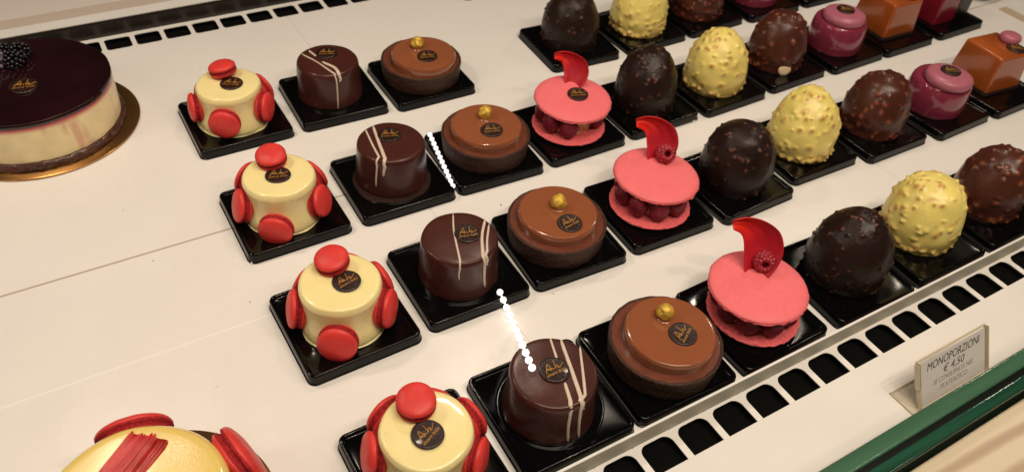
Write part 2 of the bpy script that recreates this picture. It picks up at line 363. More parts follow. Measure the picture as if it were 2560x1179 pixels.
def macaron_meshes(r_, h, seed, ms, mf, gap=.0007, seg=44):
    """shells (two domes) and the rough band between them, axis z, centre at 0"""
    rnd = wob(.00025, 260, seed)
    fe = lambda x, y, z, a, rr_: (x*(1+.035*noise.noise(Vector((math.cos(a)*7, math.sin(a)*7, z*900+seed)))), y*(1+.035*noise.noise(Vector((math.cos(a)*7, math.sin(a)*7, z*900+seed)))), z)
    V = []; F = []
    for s in (1, -1):
        pr = [(0, h*.5), (r_*.35, h*.49), (r_*.7, h*.43), (r_*.92, h*.33), (r_, h*.21), (r_*.985, h*.15)]
        v, f_ = lathe_data(pr, seg, 18)
        f_ = f_[:-1] if len(f_[-1]) > 4 else f_
        v = [(x, y, s*z) for x, y, z in v]; o = len(V); V += v
        F += [tuple(i+o for i in (q[::-1] if s > 0 else q)) for q in f_]
    V = [(x*(1+.012*noise.noise(Vector((x, y, 0))*90+Vector((seed, 0, 0)))), y*(1+.012*noise.noise(Vector((x, y, 1))*90+Vector((seed, 0, 0)))), z+.0004*noise.noise(Vector((x, y, seed))*120)) for x, y, z in V]
    a = bpy.data.meshes.new('macaron'); a.from_pydata(V, [], F); a.materials.append(ms); a.polygons.foreach_set('use_smooth', [True]*len(F))
    pr = [(r_*.97, h*.17), (r_*1.0, h*.12), (r_*.985, h*.07), (r_*.90, h*.045), (r_*.90, -h*.045), (r_*.985, -h*.07), (r_*1.0, -h*.12), (r_*.97, -h*.17)]
    v, f_ = lathe_data(pr, 80, 16, disp=fe, smooth=False); f_ = [q for q in f_ if len(q) == 4]
    b_ = bpy.data.meshes.new('macaron_filling'); b_.from_pydata(v, [], f_); b_.materials.append(mf); b_.polygons.foreach_set('use_smooth', [True]*len(f_))
    return a, b_
MAC = [macaron_meshes(.0120, .0125, s, red_m, redfeet_m) for s in (1, 2, 3, 4)]
def add_macaron(parent, loc, axis, k, scale=1, spin=0, meshes=None):
    a, b_ = (meshes or MAC)[k % len(meshes or MAC)]
    o = bpy.data.objects.new('macaron', a); col.objects.link(o); o.parent = parent; o.location = loc
    q = Vector(axis).to_track_quat('Z', 'Y') @ Vector((0, 0, 1)).rotation_difference(Vector((0, 0, 1)))
    o.rotation_mode = 'QUATERNION'; o.rotation_quaternion = q; o.scale = (scale,)*3
    f_ = bpy.data.objects.new('macaron_filling', b_); col.objects.link(f_); f_.parent = o
    return o
# logo disc with lettering
def text_mesh(body, size, shear=0, align='CENTER', extrude=0, spacing=1):
    cu = bpy.data.curves.new('t', 'FONT'); cu.body = body; cu.size = size; cu.shear = shear; cu.align_x = align; cu.extrude = extrude
    cu.resolution_u = 3; cu.space_character = spacing
    o = bpy.data.objects.new('t', cu); col.objects.link(o); dg = bpy.context.evaluated_depsgraph_get()
    me = bpy.data.meshes.new_from_object(o.evaluated_get(dg)); V = [tuple(v.co) for v in me.vertices]; F = [tuple(p.vertices) for p in me.polygons]
    bpy.data.objects.remove(o); bpy.data.curves.remove(cu); bpy.data.meshes.remove(me); return V, F
def ribbon_data(pts, nrm, wdt, hgt=.0004, taper=True):
    """raised flat line along 3-D points with normals"""
    pts = [Vector(p) for p in pts]; V = []; F = []; n = len(pts)
    for i, p in enumerate(pts):
        t = (pts[min(i+1, n-1)]-pts[max(i-1, 0)]).normalized(); N = Vector(nrm[i]).normalized(); s = t.cross(N).normalized()
        w_ = wdt[i] if hasattr(wdt, '__len__') else wdt
        if taper and i in (0, n-1): w_ *= .35
        for a, h in ((-1, -.0003), (-.75, hgt*.75), (0, hgt), (.75, hgt*.75), (1, -.0003)): V.append(tuple(p+s*a*w_/2+N*h))
    for i in range(n-1):
        for k in range(4): F.append((i*5+k, i*5+k+1, (i+1)*5+k+1, (i+1)*5+k))
    return V, F
def logo_meshes():
    r_ = .0102
    V, F = lathe_data([(r_*.97, -.0010), (r_, 0), (r_*.985, .0006), (r_*.93, .0010), (r_*.85, .0008), (0, .0008)], 48, 20, smooth=False)
    dm = bpy.data.meshes.new('logo_disc'); dm.from_pydata(V, [], F); dm.materials.append(disc_m); dm.polygons.foreach_set('use_smooth', [True]*len(F)); dm.set_sharp_from_angle(angle=R(50))
    V = []; F = []
    strokes = [[(-.62, -.22), (-.48, .12), (-.32, .50), (-.24, .30), (-.15, -.04)], [(-.15, -.04), (-.34, .04), (-.50, .10), (-.20, .12), (.08, .02)],
               [(.16, .70), (.15, .35), (.12, .03)], [(.12, .03), (.24, .24), (.34, .26), (.36, .14), (.26, .06), (.42, .08), (.74, .38)]]
    for s in strokes:
        p = spline([(a*r_, b_*r_, .0010) for a, b_ in s], 16); v, f_ = ribbon_data(p, [(0, 0, 1)]*len(p), .00040, .00018); o = len(V); V += v; F += [tuple(i+o for i in q) for q in f_]
    v, f_ = text_mesh('alvaro bido', .0034, 0, spacing=1.1)
    xs = max(abs(a[0]) for a in v); o = len(V)
    V += [(x*.0072/xs+.0006, y*1.0-.0036+.16*x, .00098) for x, y, z in v]; F += [tuple(i+o for i in q) for q in f_]
    lm = bpy.data.meshes.new('gold_lettering'); lm.from_pydata(V, [], F); lm.materials.append(goldprint_m)
    return dm, lm
LOGO = logo_meshes()
def add_logo(parent, loc, rz, tilt=(0, 0), sc_=1):
    o = bpy.data.objects.new('logo_disc', LOGO[0]); col.objects.link(o); o.parent = parent; o.location = loc; o.rotation_euler = (tilt[0], tilt[1], rz); o.scale = (sc_,)*3
    l = bpy.data.objects.new('gold_lettering', LOGO[1]); col.objects.link(l); l.parent = o
# raspberry
def raspberry_mesh(seed, r_=.0085, h=.0115, hole=True, m=None):
    rnd = random.Random(seed); C_ = []; Rr = []
    for i, t in enumerate(np.linspace(0, 1, 6)):
        z = -h*.45+h*.9*t; rr_ = r_*(.70+.30*math.sin(math.pi*(.15+.75*t)))*(1 if t < .99 else .86); n = 11 if t > .2 else 9
        for k in range(n):
            a = 2*math.pi*(k+.5*(i % 2))/n+rnd.uniform(-.08, .08); C_.append((rr_*.80*math.cos(a), rr_*.80*math.sin(a), z)); Rr.append(r_*rnd.uniform(.25, .31))
    for k in range(5):
        a = 2*math.pi*k/5; C_.append((r_*.3*math.cos(a), r_*.3*math.sin(a), -h*.55)); Rr.append(r_*.32)
    V, F = blob_data(C_, Rr, 2); mi = [0]*len(F)
    v, f_ = lathe_data([(0, -h*.5), (r_*.62, -h*.4), (r_*.78, 0), (r_*.74, h*.42), (r_*.55, h*.50), (r_*.42, h*.42), (r_*.34, 0), (0, -h*.2)], 24, 24); o = len(V)
    V += v; F += [tuple(i+o for i in q) for q in f_]
    me = bpy.data.meshes.new('raspberry'); me.from_pydata(V, [], F); me.materials.append(m or rasp_m); me.polygons.foreach_set('use_smooth', [True]*len(F)); return me
RASP = raspberry_mesh(3)
def lump_mesh(seed, r_, m):
    rnd = random.Random(seed)
    V, F = lathe_data([(0, -r_*.95), (r_*.6, -r_*.8), (r_, -.1*r_), (r_*.85, r_*.6), (r_*.4, r_*.95), (0, r_)], 28, 22,
        disp=lambda x, y, z, a, q: (x*(1+.10*noise.noise(Vector((x, y, z))*330+Vector((seed, 0, 0)))), y*(1+.10*noise.noise(Vector((x, y, z))*330+Vector((seed, 0, 0)))), z))
    me = bpy.data.meshes.new('raspberry'); me.from_pydata(V, [], F); me.materials.append(m); me.polygons.foreach_set('use_smooth', [True]*len(F)); return me
LUMP = [lump_mesh(s, .0084, raspdark_m) for s in (1, 2, 3)]

ROWS = {1: 'back row', 2: 'third row from rail', 3: 'second row from rail', 4: 'front row by rail'}
# ------------------------------------------------------------------ cakes
def rbody(z, prof):
    return np.interp(z, [p[1] for p in prof], [p[0] for p in prof])
A_PROF = [(.0312, .0065), (.0318, .0092), (.0308, .0140), (.0288, .0215), (.0281, .0290), (.0286, .0365), (.0292, .0405), (.0284, .0437), (.0262, .0452), (.0150, .0455), (0, .0455)]
def cake_A(row, x, y, angs, topm, topdir, logo, lrot, label, seed):
    t = thing('cream_cake', (x, y, .0001), label, 'cake', 'yellow cream cakes with red macarons')
    o = lathe('cake_body', A_PROF, cream_m, t, seg=96, n=70, disp=wob(.0011, 38, seed*7)); o.rotation_euler = (.008*math.sin(seed*5), .008*math.cos(seed*3), 0)
    rnd = random.Random(seed)
    for k, (a, z) in enumerate(angs):
        a = R(a); rr_ = rbody(z, A_PROF[:7])+.0034
        tilt = rnd.uniform(-.12, .22)+.12
        ax = (math.cos(a+rnd.uniform(-.12, .12)), math.sin(a+rnd.uniform(-.12, .12)), tilt)
        add_macaron(t, (rr_*math.cos(a), rr_*math.sin(a), z), ax, k+seed, rnd.uniform(1.12, 1.24))
    add_macaron(t, (topm[0]-x, topm[1]-y, .0518), topdir, seed+2, 1.03)
    add_logo(t, (logo[0]-x, logo[1]-y, .0462), lrot)
    # thin glaze that ran down on the tray
    lathe('glaze_puddle', [(.0328, .0064), (.0326, .0069), (.0315, .0074), (.030, .0068)], cream_m, t, seg=72, n=10, disp=wob(.0022, 60, seed+5, 0))
B_PROF = [(.0312, .0065), (.0317, .0085), (.0314, .0120), (.0309, .0170), (.0304, .0240), (.0298, .0350), (.0294, .0412), (.0284, .0436), (.0262, .0443), (.0150, .0446), (0, .0446)]
def cake_B(x, y, cx, cy, stripes, logo, lrot, label, seed, foot=False):
    t = thing('chocolate_cylinder_cake', (x, y, .0001), label, 'cake', 'dark chocolate cylinder cakes with white stripes')
    o = lathe('cake_body', B_PROF, choc_m, t, seg=96, n=80, disp=wob(.0007, 45, seed)); o.location = (cx-x, cy-y, 0)
    if foot: lathe('chocolate_foot', [(.0345, .0064), (.0342, .0070), (.0330, .0074), (.0310, .0070)], choc_base_m, t, seg=90, n=12, disp=wob(.0016, 60, seed+3, 0))
    stripes = [(p, q, w_*.74) for p, q, w_ in stripes]
    for pts, sl, wd in stripes:
        P_ = spline([(a/1000, b_/1000, .0449) for a, b_ in pts], 14).tolist(); N = [(0, 0, 1)]*len(P_)
        Wd = list(np.linspace(wd*.75, wd, len(P_)))
        ex, ey = P_[-1][0], P_[-1][1]; re = math.hypot(ex, ey)
        if sl > 0:
            a = math.atan2(ey, ex)
            while P_ and math.hypot(P_[-1][0], P_[-1][1]) > .0262: P_.pop(); N.pop(); Wd.pop()
            for ang_, (rr_, zz) in ((35, (.0272, .0444)), (20, (.0285, .0434)), (5, (.0293, .0412))):
                P_.append([rr_*math.cos(a), rr_*math.sin(a), zz]); N.append((math.cos(a), math.sin(a), math.tan(R(ang_))+.3)); Wd.append(wd)
            zb = .040
            for q in np.linspace(0, 1, 9):
                zz = zb-(zb-sl)*q; aa = a+.022*math.sin(q*3+seed); rr_ = rbody(zz, B_PROF[:8])
                P_.append([(rr_+.0001)*math.cos(aa), (rr_+.0001)*math.sin(aa), zz]); N.append((math.cos(aa), math.sin(aa), 0)); Wd.append(wd*(1-.35*q))
        V, F = ribbon_data(P_, N, Wd, .0005); s_ = mesh_obj('white_stripe', V, F, stripe_m, t, angle=0); s_.location = o.location
    add_logo(t, (logo[0]-x, logo[1]-y, .0452), lrot)
def cake_C(x, y, dx, dy, nut, logo, lrot, label, seed):
    t = thing('chocolate_tart', (x, y, .0001), label, 'tart', 'milk chocolate tarts with golden hazelnuts')
    sh = lathe('tart_shell', [(.0385, .0065), (.0395, .0080), (.0402, .0140), (.0411, .0240), (.0411, .0258), (.0404, .0264), (.0392, .0262), (.0383, .0250), (.0378, .0225)], shell_m, t, seg=140, n=56, disp=wob(.0005, 180, seed))
    lathe('ganache_filling', [(.0393, .0258), (.0384, .0257), (.0374, .0244), (.0362, .0224), (.0340, .0214), (.0200, .0212), (0, .0212)], ganache_m, t, seg=120, n=40, disp=wob(.0006, 140, seed+2, .0004))
    dsc = lathe('glazed_disc', [(.0312, .0212), (.0323, .0240), (.0328, .0300), (.0328, .0330), (.0319, .0350), (.0300, .0355), (.0150, .0356), (0, .0356)], milk_m, t, seg=110, n=60, disp=wob(.0004, 40, seed+4, .0001)); dsc.location = (dx-x, dy-y, 0)
    V, F = lathe_data([(0, -.0062), (.0040, -.0052), (.0063, -.001), (.0056, .003), (.0035, .0056), (.0012, .0066), (0, .0067)], 30, 24, disp=wob(.0016, 240, seed, .0008))
    h = mesh_obj('golden_hazelnut', V, F, gold_m, t, angle=0); h.location = (nut[0]-x, nut[1]-y, .0405); h.rotation_euler = (.3*(seed % 3-1), .25, seed)
    lathe('caramel_drop', [(.0062, .0355), (.0055, .0362), (.0035, .0367), (0, .0368)], milk_m, t, seg=32, n=12).location = (nut[0]-x-.0003, nut[1]-y-.0012, 0)
    add_logo(t, (logo[0]-x, logo[1]-y, .0364), lrot, (.05, -.03))
def petal(parent, base, seed, hgt=1.0, wid=1.0):
    hgt *= .95; wid *= 1.05
    rd = random.Random(seed); n, mm = 22, 16
    Lf = spline([(-5, 0), (-7.5, 20), (-9.5, 32), (-13, 39), (-19.5, 47)], n-1); Rt = spline([(10, 0), (17, 15), (19, 30), (14, 47), (1, 57), (-12, 58), (-20.5, 53)], n-1)
    def samp(Cv, v):
        i = v*(len(Cv)-1); a = int(min(i, len(Cv)-2)); return Cv[a]*(1-(i-a))+Cv[a+1]*(i-a)
    S = Vector((math.cos(-.598), math.sin(-.598), 0)); D = Vector((math.sin(.598), math.cos(.598), 0)); V = []
    for i in range(n+1):
        v = i/n; L_, R_ = samp(Lf, v), samp(Rt, v)
        for j in range(mm+1):
            u_ = j/mm; p = L_*(1-u_)+R_*u_; s_, tt = p[0]*wid/1000, p[1]*hgt/1000
            dep = .007*(2*abs(u_-.42))**2*(1-.5*v)*(-1)+.004*math.sin(v*2.5)+tt*.30-.006*max(0, v-.75)*4*(1-u_)
            dep += .0008*math.sin(j*1.3+seed)*v
            V.append(tuple(Vector(base)+S*s_+D*dep+Vector((0, 0, tt*.74))))
    F = [(i*(mm+1)+j, i*(mm+1)+j+1, (i+1)*(mm+1)+j+1, (i+1)*(mm+1)+j) for i in range(n) for j in range(mm)]
    o = mesh_obj('rose_petal', V, F, petal_m, parent, angle=0, attr=[min(1, (i/n)*(1.25-.45*(j/mm))) for i in range(n+1) for j in range(mm+1)])
    md = o.modifiers.new('thickness', 'SOLIDIFY'); md.thickness = .0006; md.offset = 0
    return o
def cake_D(x, y, ux, uy, petal_at, rasp_at, logo, lrot, label, seed, tilt=(0, 0), missing=False):
    t = thing('raspberry_macaron_cake', (x, y, .0001), label, 'macaron cake', 'large pink macarons filled with raspberries')
    def shell(name, sgn, r_, h, s_):
        pr = [(0, h), (r_*.45, h*.97), (r_*.78, h*.84), (r_*.94, h*.60), (r_, h*.34), (r_*.985, h*.20)]
        V, F = lathe_data(pr, 96, 34, disp=wob(.0004, 40, s_, .0002)); F = [q for q in F if len(q) == 4]
        V = [(a, b_, c*sgn) for a, b_, c in V]
        if sgn > 0: F = [q[::-1] for q in F]
        o = mesh_obj(name, V, F, pink_m, t, angle=0)
        def fe(a_, b_, c, an, rr_):
            k = 1+.020*noise.noise(Vector((math.cos(an)*9, math.sin(an)*9, c*500+s_)))+.010*noise.noise(Vector((math.cos(an)*28, math.sin(an)*28, c*900)))
            return a_*k, b_*k, c+.0010*noise.noise(Vector((math.cos(an)*11, math.sin(an)*11, s_)))
        V, F = lathe_data([(r_*.975, h*.24), (r_*1.01, h*.16), (r_*1.0, h*.05), (r_*.95, -h*.04), (r_*.85, -h*.05), (0, -h*.05)], 160, 30, disp=fe)
        V = [(a, b_, c*sgn) for a, b_, c in V]
        if sgn > 0: F = [q[::-1] for q in F]
        mesh_obj('ruffled_edge', V, F, pinkfeet_m, o, angle=0)
        return o
    lo = shell('lower_shell', -1, .0356, .0042, seed); lo.location = (.0002, -.0008, .0108)
    upx, upy = ux*.998-x, uy*.998-y
    up = shell('upper_shell', 1, .0374, .0060, seed+7); up.location = (upx, upy, .0334); up.rotation_euler = (tilt[0], tilt[1], 0)
    lathe('vanilla_filling', [(.0225, .0115), (.0235, .0170), (.0235, .0270), (.0225, .0330), (0, .0330)], vanilla_m, t, seg=60, n=20, disp=wob(.0015, 120, seed)).location = (upx*.4, upy*.4, 0)
    n = 9
    for k in range(n):
        a = 2*math.pi*k/n+seed*.3
        if missing and k in (6,): continue
        o = bpy.data.objects.new('raspberry', LUMP[k % 3]); col.objects.link(o); o.parent = t
        o.location = (.0258*math.cos(a)+upx*.4, .0258*math.sin(a)+upy*.4, .0218); o.rotation_euler = (R(90)+.2*math.sin(k), 0, a+R(90)); o.scale = (1.04, 1.28, 1.0)
    petal(t, (petal_at[0]-x, petal_at[1]-y, .0380), seed, *petal_at[2:])
    if rasp_at:
        o = bpy.data.objects.new('raspberry', RASP); col.objects.link(o); o.parent = t; o.location = (rasp_at[0]-x, rasp_at[1]-y, .0458)
        o.rotation_mode = 'QUATERNION'; o.rotation_quaternion = Vector(rasp_at[2]).to_track_quat('Z', 'Y'); o['label'] = 'whole hollow raspberry lying on the top shell'
    if logo: add_logo(t, (logo[0]-x, logo[1]-y, .0404), lrot, (.06, 0))
def dome(x, y, label, name, m, group, seed, apex=.071, rmax=.0345, nb=120, amp=.0012, sig=(.0011, .0022), spikes=0, chip=False):
    t = thing(name, (x, y, .0001), label, 'cake', group)
    rnd = random.Random(seed); seg, n = 150, 110; apex -= .0038; rmax -= .0022
    pr = spline([(0, .0066), (.0285, .0067), (.0305, .0080), (.972*rmax, .0130), (rmax, .0230), (rmax*.965, .0350), (rmax*.845, .0475), (rmax*.62, .0590), (rmax*.31, apex*.972), (0, apex)], n)
    pr[:, 0] = np.maximum(pr[:, 0], 0)
    A = np.linspace(0, 2*np.pi, seg, endpoint=False)
    P_ = np.stack([pr[:, None, 0]*np.cos(A), pr[:, None, 0]*np.sin(A), np.repeat(pr[:, 1:2], seg, 1)], -1).reshape(-1, 3)
    dz = np.gradient(pr[:, 1]); dr = np.gradient(pr[:, 0]); nn = np.stack([dz, -dr], 1); nn /= np.linalg.norm(nn, axis=1)[:, None]+1e-12
    N = np.stack([nn[:, None, 0]*np.cos(A), nn[:, None, 0]*np.sin(A), np.repeat(nn[:, 1:2], seg, 1)], -1).reshape(-1, 3)
    D_ = np.zeros(len(P_)); att = np.zeros(len(P_))
    for k in range(nb+spikes):
        if k < nb:
            zc = rnd.uniform(.010, apex*.995); sg = rnd.uniform(*sig); am = amp*rnd.uniform(.5, 1.4)
        else:
            zc = rnd.uniform(.008, .014); sg = rnd.uniform(.0012, .0017); am = amp*rnd.uniform(1.3, 2.3)
        i = int(np.argmin(abs(pr[20:, 1]-zc)))+20; a = rnd.uniform(0, 2*math.pi); c = np.array([pr[i, 0]*math.cos(a), pr[i, 0]*math.sin(a), pr[i, 1]])
        st = np.array([rnd.uniform(.75, 1.35) for _ in range(3)])
        q = np.sum(((P_-c)*st)**2, 1)/(2*sg*sg); g = np.exp(-q); D_ = np.maximum(D_, am*g); att = np.maximum(att, g*rnd.choice((.35, .9, 1, 1)))
    D_ += np.array([.0007*noise.noise(Vector(p)*70+Vector((seed, 0, 0)))+.0012*noise.noise(Vector(p)*28+Vector((seed, 3, 0))) for p in P_])
    P_ = P_+N*D_[:, None]
    P_[:, 2] = np.maximum(P_[:, 2], .0064)
    F = [(i*seg+k, i*seg+(k+1) % seg, (i+1)*seg+(k+1) % seg, (i+1)*seg+k) for i in range(len(pr)-1) for k in range(seg)]
    o = mesh_obj('nut_glazed_dome', P_, F, m, t, angle=0, attr=att)
    if chip:
        V, F = lathe_data([(0, -.001), (.005, -.0006), (.0068, 0), (.005, .0012), (0, .0016)], 26, 12)
        c = mesh_obj('pale_nut_slice', V, F, vanilla_m, t, angle=0); a = R(-112); c.location = (.0312*math.cos(a), .0312*math.sin(a), .0125)
        c.rotation_mode = 'QUATERNION'; c.rotation_quaternion = Vector((math.cos(a), math.sin(a), .15)).to_track_quat('Z', 'Y'); c.scale = (1.1, 1.0, 1)
    return t
H_PROF = [(.0308, .0065), (.0314, .0085), (.0314, .0110), (.0317, .0140), (.0316, .0250), (.0304, .0340), (.0288, .0380), (.0260, .0395), (.0150, .0398), (0, .0398)]
CAP = None
def cake_H(x, y, cx, cy, label, seed):
    t = thing('purple_glazed_cake', (x, y, .0001), label, 'cake', 'purple glazed cakes with macaron caps')
    lathe('cake_body', H_PROF, purple_m, t, seg=90, n=70, disp=wob(.0003, 40, seed))
    c = lathe('macaron_cap', [(.0225, .0400), (.0233, .0412), (.0240, .0435), (.0236, .0462), (.0215, .0488), (.0150, .0503), (0, .0508)], purplecap_m, t, seg=80, n=50, disp=wob(.0003, 60, seed+1)); c.location = (cx-x, cy-y, 0)
    e = lathe('cap_edge', [(.0215, .0392), (.0226, .0398), (.0228, .0406), (.0218, .0412)], redfeet_m, c, seg=120, n=12, disp=wob(.0006, 400, seed))
    add_logo(t, (cx-x+.001, cy-y+.002, .0514), -.6)
def block(name, parent, hx, hy, z0, z1, bx, by, m, rad=.003):
    rings = []; n = 64
    for f_, z in ((0, z0), (0, z0+.001), (.5, (z0+z1)/2), (.93, z1-.003), (1, z1-.0012)):
        rings.append([(a, b_, z) for a, b_ in rrect(bx+(hx-bx)*f_, by+(hy-by)*f_, rad, n)])
    rings.append([(a, b_, z1) for a, b_ in rrect(hx-.0012, hy-.0012, max(rad-.001, .001), n)])
    V = [p for r_ in rings for p in r_]; F = [(i*n+k, i*n+(k+1) % n, (i+1)*n+(k+1) % n, (i+1)*n+k) for i in range(len(rings)-1) for k in range(n)]
    F.append(tuple(range(n))[::-1]); F.append(tuple(range((len(rings)-1)*n, len(rings)*n)))
    return mesh_obj(name, V, F, m, parent, angle=45)

def lab(kind, row): return '%s, in %s' % (kind, ROWS[row])
# row 1 = farthest, row 4 = nearest the rail
TR = {'A1': (.1203, .6611, .0046), 'B1': (.2179, .6617, -.0266), 'C1': (.3125, .6563, -.0021), 'A2': (.1186, .5151, .0078), 'B2': (.2165, .5157, -.0098),
 'C2': (.3086, .5150, -.0395), 'D2': (.4029, .5156, .0073), 'A3': (.1188, .3832, .0232), 'B3': (.2150, .3870, -.0038), 'C3': (.3086, .3851, -.0409),
 'D3': (.4037, .3847, -.0246), 'A4': (.1190, .2465, .010), 'B4': (.2135, .2476, -.0157), 'C4': (.3048, .2465, -.0278), 'D4': (.3982, .2460, .0231),
 'E4': (.4991, .2450, -.0353), 'F4': (.5945, .2462, -.02), 'G4': (.6900, .2465, .01), 'E1': (.4964, .6528, -.0515), 'F1': (.5920, .6517, .0274),
 'G1': (.6847, .6544, .0489), 'H1': (.7810, .6530, .01), 'I1': (.8780, .6540, 0), 'E2': (.4985, .5185, .01), 'F2': (.5927, .5176, .029), 'G2': (.6896, .5228, .0357),
 'H2': (.7864, .5217, .0197), 'I2': (.8771, .5217, .0037), 'J2': (.9767, .5229, .0099), 'E3': (.4975, .3810, .0254), 'F3': (.5964, .3933, -.0119),
 'G3': (.6922, .3851, -.0033), 'H3': (.7918, .3811, .0271), 'I3': (.8875, .3800, .01)}
KN = {'A': 'yellow cream cake with red macarons', 'B': 'white-striped dark chocolate cylinder', 'C': 'milk chocolate tart', 'D': 'big pink raspberry macaron',
      'E': 'dark chocolate nut dome', 'F': 'yellow nut dome', 'G': 'milk chocolate nut dome', 'H': 'purple glazed cake', 'I': 'orange caramel block cake', 'J': 'dark red block cake'}
for k, (x, y, a) in TR.items():
    place_tray(x, y, a, 'glossy black tray under the %s, %s' % (KN[k[0]], {1: 'back row', 2: 'third row from rail', 3: 'second row from rail', 4: 'front row by rail'}[int(k[1])]), k[0] == 'B')

K = 'yellow cream cake studded with small red macarons'
cake_A(1, .1203, .6611, [(-40, .025), (18, .025), (70, .025), (113, .025), (170, .024), (-118, .023)], (.1205, .676), (-.1, .15, 1), (.1225, .6575), -.70, lab(K, 1), 1)
cake_A(2, .1186, .5151, [(-40, .024), (18, .026), (68, .026), (124, .027), (176, .022), (-118, .016)], (.1185, .531), (-.1, -.15, 1), (.1175, .5130), -.45, lab(K, 2), 2)
cake_A(3, .1188, .3832, [(-39, .024), (12, .025), (62, .025), (118, .025), (163, .022), (-118, .0175)], (.1190, .3985), (-.15, -.05, 1), (.1222, .3800), .05, lab(K, 3), 3)
cake_A(4, .1190, .2465, [(-42, .025), (8, .027), (60, .027), (112, .027), (162, .026), (-110, .022)], (.1200, .2620), (-.05, -.1, 1), (.1178, .2415), .28, lab(K, 4), 4)
K = 'dark chocolate cylinder cake drizzled with white lines'
cake_B(.2179, .6617, .2170, .6655, [([(-18.9, 17.6), (-11, -2), (-3.2, -28.8)], .008, .0024), ([(-10.6, 21.1), (-8, 8.8)], 0, .0030), ([(-6.5, -3.5), (.5, -16.9), (.9, -28.7)], .036, .0044)], (.2200, .6750), -.55, lab(K, 1), 1)
cake_B(.2165, .5157, .2180, .5190, [([(-12.9, 24.3), (-16.1, .2), (-17.7, -16)], .018, .0028), ([(-4.9, 26.2), (-9.3, 5), (-14.1, -20.2)], .030, .0042)], (.2204, .5270), -.52, lab(K, 2), 2, True)
cake_B(.2150, .3870, .2155, .3870, [([(7.6, 25.1), (-1.2, 6.5), (-11.2, -22.3)], .029, .0024), ([(26.7, 8.1), (15.3, -7.8), (6.1, -26.2)], .015, .0038), ([(26.7, 1.7), (16.1, -14.3), (9.1, -27.6)], .036, .0028)], (.2222, .3866), -.42, lab(K, 3), 3)
cake_B(.2135, .2476, .2115, .2470, [([(12.5, 24.2), (7.3, 7.8)], 0, .0026), ([(1.3, -11), (-5.1, -30.1)], .010, .0040), ([(18.4, 20.2), (10.7, -5.1), (3, -29.3)], .0085, .0042), ([(26.5, 9), (13.2, -15.4), (4.7, -30.2)], .037, .0030)], (.2119, .2474), -.18, lab(K, 4), 4)
K = 'round milk chocolate tart topped with one gold hazelnut'
cake_C(.3140, .6585, .3142, .6530, (.3130, .6650), (.3138, .6440), -.5, lab(K, 1), 1)
cake_C(.3130, .5190, .3122, .5175, (.3160, .5275), (.3112, .5062), -.5, lab(K, 2), 2)
cake_C(.3070, .3877, .3066, .3872, (.3092, .3920), (.3062, .3698), -.05, lab(K, 3), 3)
cake_C(.3085, .2455, .3100, .2447, (.3132, .2568), (.3144, .2372), .35, lab(K, 4), 4)
K = 'large pink macaron filled with raspberries under red petal'
cake_D(.4040, .5160, .4100, .5208, (.4175, .5390, .72, .85), None, (.4128, .5180), -.55, lab(K, 2), 2, (.06, .0), True)
cake_D(.4045, .3855, .4110, .3905, (.4185, .4060, .88, .95), (.4262, .4005, (-.25, -.6, .45)), None, 0, lab(K, 3), 5, (.03, .02))
cake_D(.3985, .2465, .3987, .2490, (.4015, .2620, .98, 1.0), (.4105, .2600, (-.55, -.75, .25)), None, 0, lab(K, 4), 8, (.0, -.03))
g = 'dark chocolate domes with nut pieces'
for r_, (x, y, ap, s) in {1: (.4970, .6560, .071, 11), 2: (.5000, .5190, .073, 12), 3: (.5000, .3815, .070, 13), 4: (.5000, .2460, .0735, 14)}.items():
    dome(x, y, lab('dark chocolate egg-shaped cake flecked with nut pieces', r_), 'dark_chocolate_dome', dome_e, g, s, ap, .0340 if r_ < 3 else .0350, nb=110, amp=.0012, sig=(.0006, .0015), spikes=10)
g = 'yellow domes with nut crumbs'
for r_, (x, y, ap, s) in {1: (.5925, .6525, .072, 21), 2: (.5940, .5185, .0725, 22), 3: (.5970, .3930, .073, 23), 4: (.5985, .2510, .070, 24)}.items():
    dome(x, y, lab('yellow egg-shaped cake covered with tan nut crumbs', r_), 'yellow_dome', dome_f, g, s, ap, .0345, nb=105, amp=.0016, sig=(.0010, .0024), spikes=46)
g = 'milk chocolate domes with nut lumps'
for r_, (x, y, ap, s) in {1: (.6850, .6550, .070, 31), 2: (.6915, .5255, .070, 32), 3: (.6945, .3865, .070, 33), 4: (.6935, .2500, .071, 34)}.items():
    dome(x, y, lab('lumpy milk chocolate egg-shaped cake with chopped nuts', r_), 'milk_chocolate_dome', dome_g, g, s, ap, .0335, nb=100, amp=.0013, sig=(.0012, .0024), spikes=18, chip=(r_ == 2))
K = 'purple glazed round cake with mauve macaron cap'
cake_H(.7810, .6550, .783, .655, lab(K, 1), 1); cake_H(.7880, .5235, .7860, .5205, lab(K, 2), 2); cake_H(.7915, .3840, .7870, .3770, lab(K, 3), 3)
def cake_I(x, y, rz, row, label):
    t = thing('caramel_block_cake', (x, y, .0001), label, 'cake', 'orange caramel block cakes', rz)
    block('cake_body', t, .0242, .0245, .0105, .0500, .0270, .0275, orange_m)
    block('sponge_base', t, .0275, .0280, .0065, .0106, .0278, .0283, choc_base_m)
    add_logo(t, (.012, -.012, .0508), -.5)
    m_ = lathe('macaron_cap', [(.0100, .0502), (.0112, .0520), (.0112, .0550), (.0090, .0580), (0, .0590)], purplecap_m, t, seg=40, n=24); m_.location = (.020, .004, 0)
cake_I(.8918, .3925, -.09, 3, lab('orange caramel block cake topped by a small mauve macaron', 3))
cake_I(.8800, .5290, -.04, 2, lab('orange caramel block cake with dark base', 2))
cake_I(.8780, .6540, 0, 1, lab('orange caramel block cake', 1))
t = thing('red_block_cake', (.9767, .5229, .0001), 'dark red block cake with black chocolate slab at its side, at far end', 'cake')
